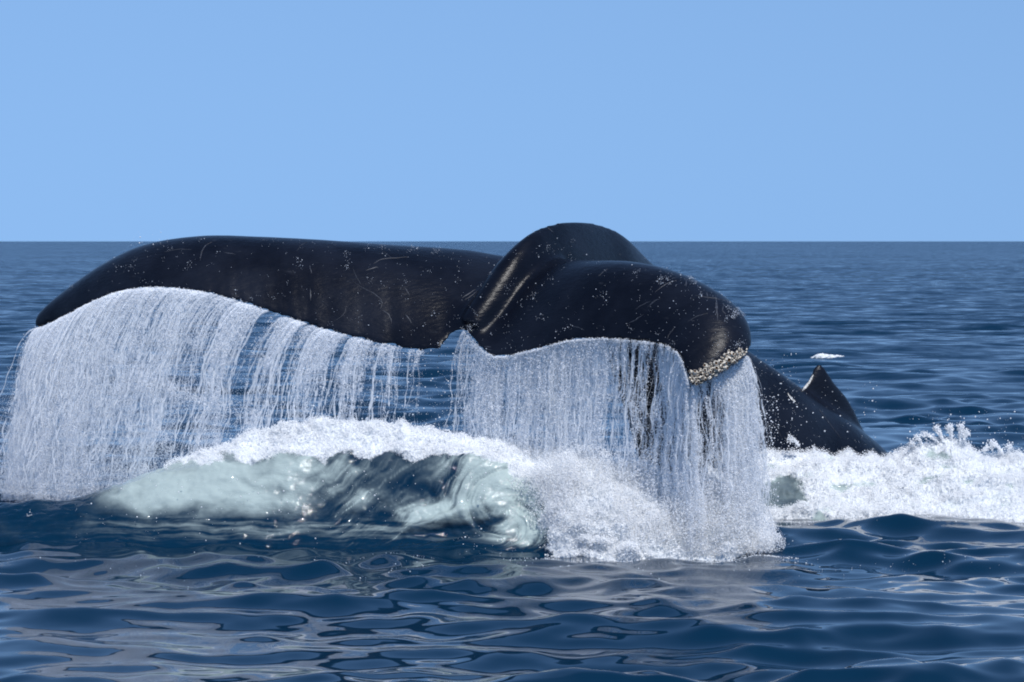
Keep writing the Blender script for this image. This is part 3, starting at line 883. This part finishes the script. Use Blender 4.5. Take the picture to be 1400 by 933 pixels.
def streaks(s, d, fs, seed, stretch):
    """ridged pattern of falling strands: long near the lip, breaking into drops lower"""
    ws = s + .035 * fbm2(s * 5, d * 1.6, 3, seed + 31) + .010 * noise2(s * 26, d * 7, seed + 32)
    a = 1 - np.abs(noise2(ws * fs, d * stretch, seed)) * 2.6
    b = 1 - np.abs(noise2(ws * fs * 2.7 + 5, d * stretch * 2.2, seed + 1)) * 2.6
    c = noise2(ws * fs * .35, d * stretch * .35, seed + 2)
    f = noise2(s * 75, d * 55, seed + 3)
    return a, b, c, f

def dens_left(s, d, px, q):
    a, b, c, f = streaks(s, d, 15, 200, 1.5)
    full = 1 - sstep(270, 430, px)                            # solid veil towards the tip
    v = .55 * np.maximum(a, 0) ** 2 + .45 * np.maximum(b, 0) ** 2 + .55 * c
    v = v - .25 * c * full + .34 * full + .25 * (1 - sstep(0, .16, d)) * sstep(560, 500, px)
    v = v + (1 - full) * .40 * c + .12 * (1 - full) - (1 - full) * .42 * sstep(.08, .45, d) - .15 * sstep(500, 545, px)
    D = sstep(.05, .95, v) ** 1.3
    D = D * (.45 + .55 * sstep(-.5, .35, f)) + .02
    D *= 1 - sstep(572, 584, px)
    D = D + .18 * full * q
    return D, .6 + .7 * np.maximum(a, 0)

def dens_right(s, d, px, q):
    a, b, c, f = streaks(s, d, 14, 300, 1.3)
    solid = np.interp(px, [615, 660, 700, 740, 800, 830, 870, 930, 940, 1000, 1030], [.12, .25, .42, .50, .42, .16, -.03, -.02, .2, .3, .2])
    v = .6 * np.maximum(a, 0) ** 2 + .45 * np.maximum(b, 0) ** 2 + .60 * c + solid
    v = v + .35 * (1 - sstep(0, .10, d)) * sstep(640, 680, px) + .35 * sstep(.45, .95, q)
    v = v - (1 - sstep(690, 720, px)) * .12
    D = sstep(.05, .95, v) ** 1.3
    D = D * (.4 + .6 * sstep(-.5, .35, f)) + .02
    return D, .6 + .8 * np.maximum(a, 0)

zl = lambda px: np.interp(px, [40, 300, 420, 560, 640], [.12, .2, .45, .45, .4])
zr = lambda px: np.interp(px, [600, 700, 760, 1030], [.12, .12, .0, -.02])
curtain("water_curtain", "long white veil of water pouring off the far left fluke", .15, 9.55, 560000, 3000, dens_left,
        ([50, 120, 200, 430, 500, 560, 620], [.20, .32, .38, .34, .18, .07, .05]), zl, 400, tilt=.02)
curtain("water_curtain", "streaming water falling off the near curled fluke with dark gaps between strands", 10.15, 20.9, 520000, 1900, dens_right,
        ([620, 700, 800, 900, 950, 1000], [.08, .06, .05, .02, -.03, -.10]), zr, 500, tilt=.20, spread=.05)
# water running off the barnacled rim of the tip
rim = LEc[[21, 20, 19, 18]][:]
rimd = catmull(np.array([P(946, 531, 15.46), P(965, 524, 15.50), P(986, 513, 15.55), P(1006, 500, 15.62), P(1021, 488, 15.66)]), np.linspace(0, 4, 200))
def dens_rim(s, d, px, q):
    a, b, c, f = streaks(s, d, 13, 700, 1.0)
    v = .55 * np.maximum(a, 0) ** 2 + .45 * np.maximum(b, 0) ** 2 + .5 * c + .16 + .25 * q
    D = sstep(.05, .95, v) ** 1.2 * (.4 + .6 * sstep(-.5, .35, f)) + .02
    return D, .6 + .8 * np.maximum(a, 0)
curtain("water_curtain", "frayed white stream splashing down from the barnacled tip of the fluke", 0, 1, 150000, 600, dens_rim,
        ([940, 980, 1020], [.02, -.05, -.13]), lambda px: px * 0 - .02, 800, tilt=.18, spread=.08, path=rimd)

# spray dome where the near stream hits the sea, loose drops flying about
def cluster(n, cx, cy, Y, sx, sy, sz, pw=2.0):
    th = rng.normal(0, 1, (n, 3)); th /= np.linalg.norm(th, axis=1)[:, None]
    rr = rng.random(n) ** (1 / pw)
    c = P(cx, cy, Y)
    return c + th * rr[:, None] * np.array([sx, sz, sy])
bits = []; br = []
for n, cx, cy, Y, sx, sy, sz in [(18000, 800, 715, 15.72, .30, .20, .22), (26000, 880, 722, 15.68, .34, .20, .20), (24000, 960, 722, 15.66, .32, .20, .2), (12000, 1005, 705, 15.75, .20, .22, .2),
                                 (30000, 840, 700, 15.78, .50, .26, .25), (14000, 760, 660, 16.0, .30, .12, .2), (26000, 900, 742, 15.66, .68, .09, .16), (14000, 1035, 742, 15.7, .18, .10, .16), (30000, 790, 655, 15.95, .34, .22, .2), (16000, 740, 690, 16.0, .14, .24, .2), (20000, 980, 690, 15.75, .34, .34, .22), (9000, 990, 640, 15.8, .22, .34, .15), (9000, 765, 690, 15.85, .10, .26, .2), (6000, 560, 600, 16.9, .7, .12, .2), (5000, 400, 605, 16.9, .4, .12, .2)]:
    c = cluster(int(n * 1.0), cx, cy, Y, sx, sy, sz, 1.6)
    d_ = sstep(-.45, .4, fbm2(c[:, 0] * 7, c[:, 2] * 8, 4, 901 + n % 97))
    c = c[rng.random(len(c)) < d_ + .1]
    c[:, 2] = np.abs(c[:, 2])
    bits.append(c); br.append(.0010 + .0028 * rng.random(len(c)) ** 4)
# splash tongues and stray drops
def jet(px, py, Y, vx, vz, n, L):
    n = n // 3; t = rng.random(n) ** .8 * L
    c = P(px, py, Y)
    w_ = .0035 + .010 * rng.random(n) ** 3 + .01 * (t / L) ** 2; n = len(t)
    x = c[0] + vx * t + rng.normal(0, 1, n) * w_; z = c[2] + vz * t - 4.9 * t * t + rng.normal(0, 1, n) * w_; y = c[1] + rng.normal(0, .02, n)
    return np.stack([x, y, z], -1)
for a in [(1290, 606, 18.2, -.5, 1.5, 900, .12), (1300, 600, 18.2, -.1, 1.4, 1200, .10), (1312, 604, 18.2, .1, 1.6, 1100, .11), (1316, 606, 18.2, .35, 1.3, 700, .10), (1284, 606, 18.2, -1.0, 1.1, 700, .13),
          (1372, 622, 18.2, -.8, 1.3, 900, .12), (1378, 622, 18.2, .1, 1.2, 500, .09), (1094, 612, 18.4, -.7, 1.1, 700, .12), (1245, 612, 18.2, .2, .8, 500, .08), (1345, 618, 18.2, .4, .8, 400, .08),
          (430, 590, 16.9, -.2, 1.0, 800, .1), (470, 588, 16.9, .2, .9, 800, .1), (545, 588, 16.9, .1, .9, 800, .1), (1260, 608, 18.2, -.4, 1.0, 600, .1)]:
    c = jet(*a); bits.append(c); br.append(.002 + .004 * rng.random(len(c)) ** 2)
def stray(n, x0, x1, y0, y1, Ya, Yb):
    px = rng.uniform(x0, x1, n); py = rng.uniform(y0, y1, n); Y = rng.uniform(Ya, Yb, n)
    return np.stack([(px - 700) * K * Y, Y, CAM_H - (py - 330) * K * Y], -1)
for a in [(160, 1240, 1400, 560, 625, 17.8, 18.4), (200, 560, 620, 480, 600, 16.2, 17), (260, 1015, 1090, 480, 650, 15.5, 16.4), (900, 1010, 1065, 540, 720, 15.5, 16.2), (120, 1060, 1200, 520, 620, 15.8, 18),
          (500, 380, 620, 470, 600, 16.4, 17), (300, 620, 900, 640, 760, 15.3, 15.9), (400, 940, 1060, 690, 758, 15.4, 15.8), (30, 170, 240, 315, 350, 17, 17.6), (400, 100, 700, 640, 745, 15.9, 16.3)]:
    c = stray(*a); bits.append(c); br.append(.0012 + .004 * rng.random(len(c)) ** 5)
fl = 1500
fx = rng.normal(.2, 1.3, fl); fy = 15.55 - np.abs(rng.normal(0, .45, fl))
fk = rng.random(fl) < sstep(-.1, .5, fbm2(fx * 2.2, fy * 3.5, 3, 950))
fx, fy = fx[fk], fy[fk]
gx = rng.uniform(1.3, 4.2, 5000); gy = 17.42 - np.abs(rng.normal(0, .16, 5000)); gk = rng.random(5000) < sstep(-.15, .4, fbm2(gx * 3, gy * 5, 3, 951))
hx = rng.uniform(.2, 1.75, 4000); hy = 15.66 - np.abs(rng.normal(0, .10, 4000)); hk = rng.random(4000) < sstep(-.15, .4, fbm2(hx * 4, hy * 6, 3, 952))
fx = np.concatenate([fx, gx[gk], hx[hk]]); fy = np.concatenate([fy, gy[gk], hy[hk]])
bits.append(np.stack([fx, fy, sea_h(fx, fy) + .002], -1)); br.append(.0012 + .003 * rng.random(len(fx)) ** 4)
beads("spray", np.concatenate(bits), np.concatenate(br), M_FOAM, None, label='burst of white spray where the near stream strikes the sea', category='spray')
# fine mist drifting from the far tip
mn = 60000
sx_ = rng.normal(0, 1, mn) * .16 + rng.random(mn) * .9
c = np.stack([P(-60, 0, 17.4)[0] + sx_ + .1, 17.3 + rng.normal(0, .12, mn), .2 + rng.random(mn) ** 1.5 * 1.0], -1)
pxm = c[:, 0] / (K * c[:, 1]) + 700; pym = 330 + (CAM_H - c[:, 2]) / (K * c[:, 1])
ok = rng.random(mn) < sstep(-30, 60, pxm + (pym - 560) * .45) * sstep(440, 640, pym + 30)
beads("mist", c[ok], .0011 + .0012 * rng.random(ok.sum()), M_FALL, None, label='fine drifting mist beside the far tip of the tail', category='mist')

# ------------------------------------------------------------------ small far whitecap
def whitecap():
    Y0 = 42.5; nu, nv = 90, 40
    u = np.linspace(-1, 1, nu)[:, None]; v = np.linspace(-1, 1, nv)[None, :]
    c0 = P(1134, 487, Y0)
    r = np.sqrt(u ** 2 + v ** 2)
    x = c0[0] + u * .55 + v * 0; y = Y0 + v * .35 + u * 0
    hh = np.maximum(0, 1 - r ** 2) * (.02 + .07 * fbm2(u * 4 + v * 0, v * 3 + u * 0, 4, 55)) * (1 - .5 * sstep(.0, .9, u)) - .01 - .25 * r ** 4
    z = sea_h(np.full((1,), c0[0]), np.full((1,), Y0))[0] + hh
    G = np.stack([x + 0 * z, y + 0 * z, z], -1)
    me = mesh_np("whitecap", G.reshape(-1, 3), grid_quads(nu, nv))
    f = np.clip(1.3 * (1 - r) + .8 * fbm2(u * 5 + v * 0, v * 4 + u * 0, 4, 56), 0, 1)
    fattr(me, 'milk', (f * .5).ravel()); fattr(me, 'foam', f.ravel())
    link("whitecap", me, M_WAVE, kind='stuff', label='small white whitecap breaking far out beyond the dorsal fin', category='whitecap')
whitecap()
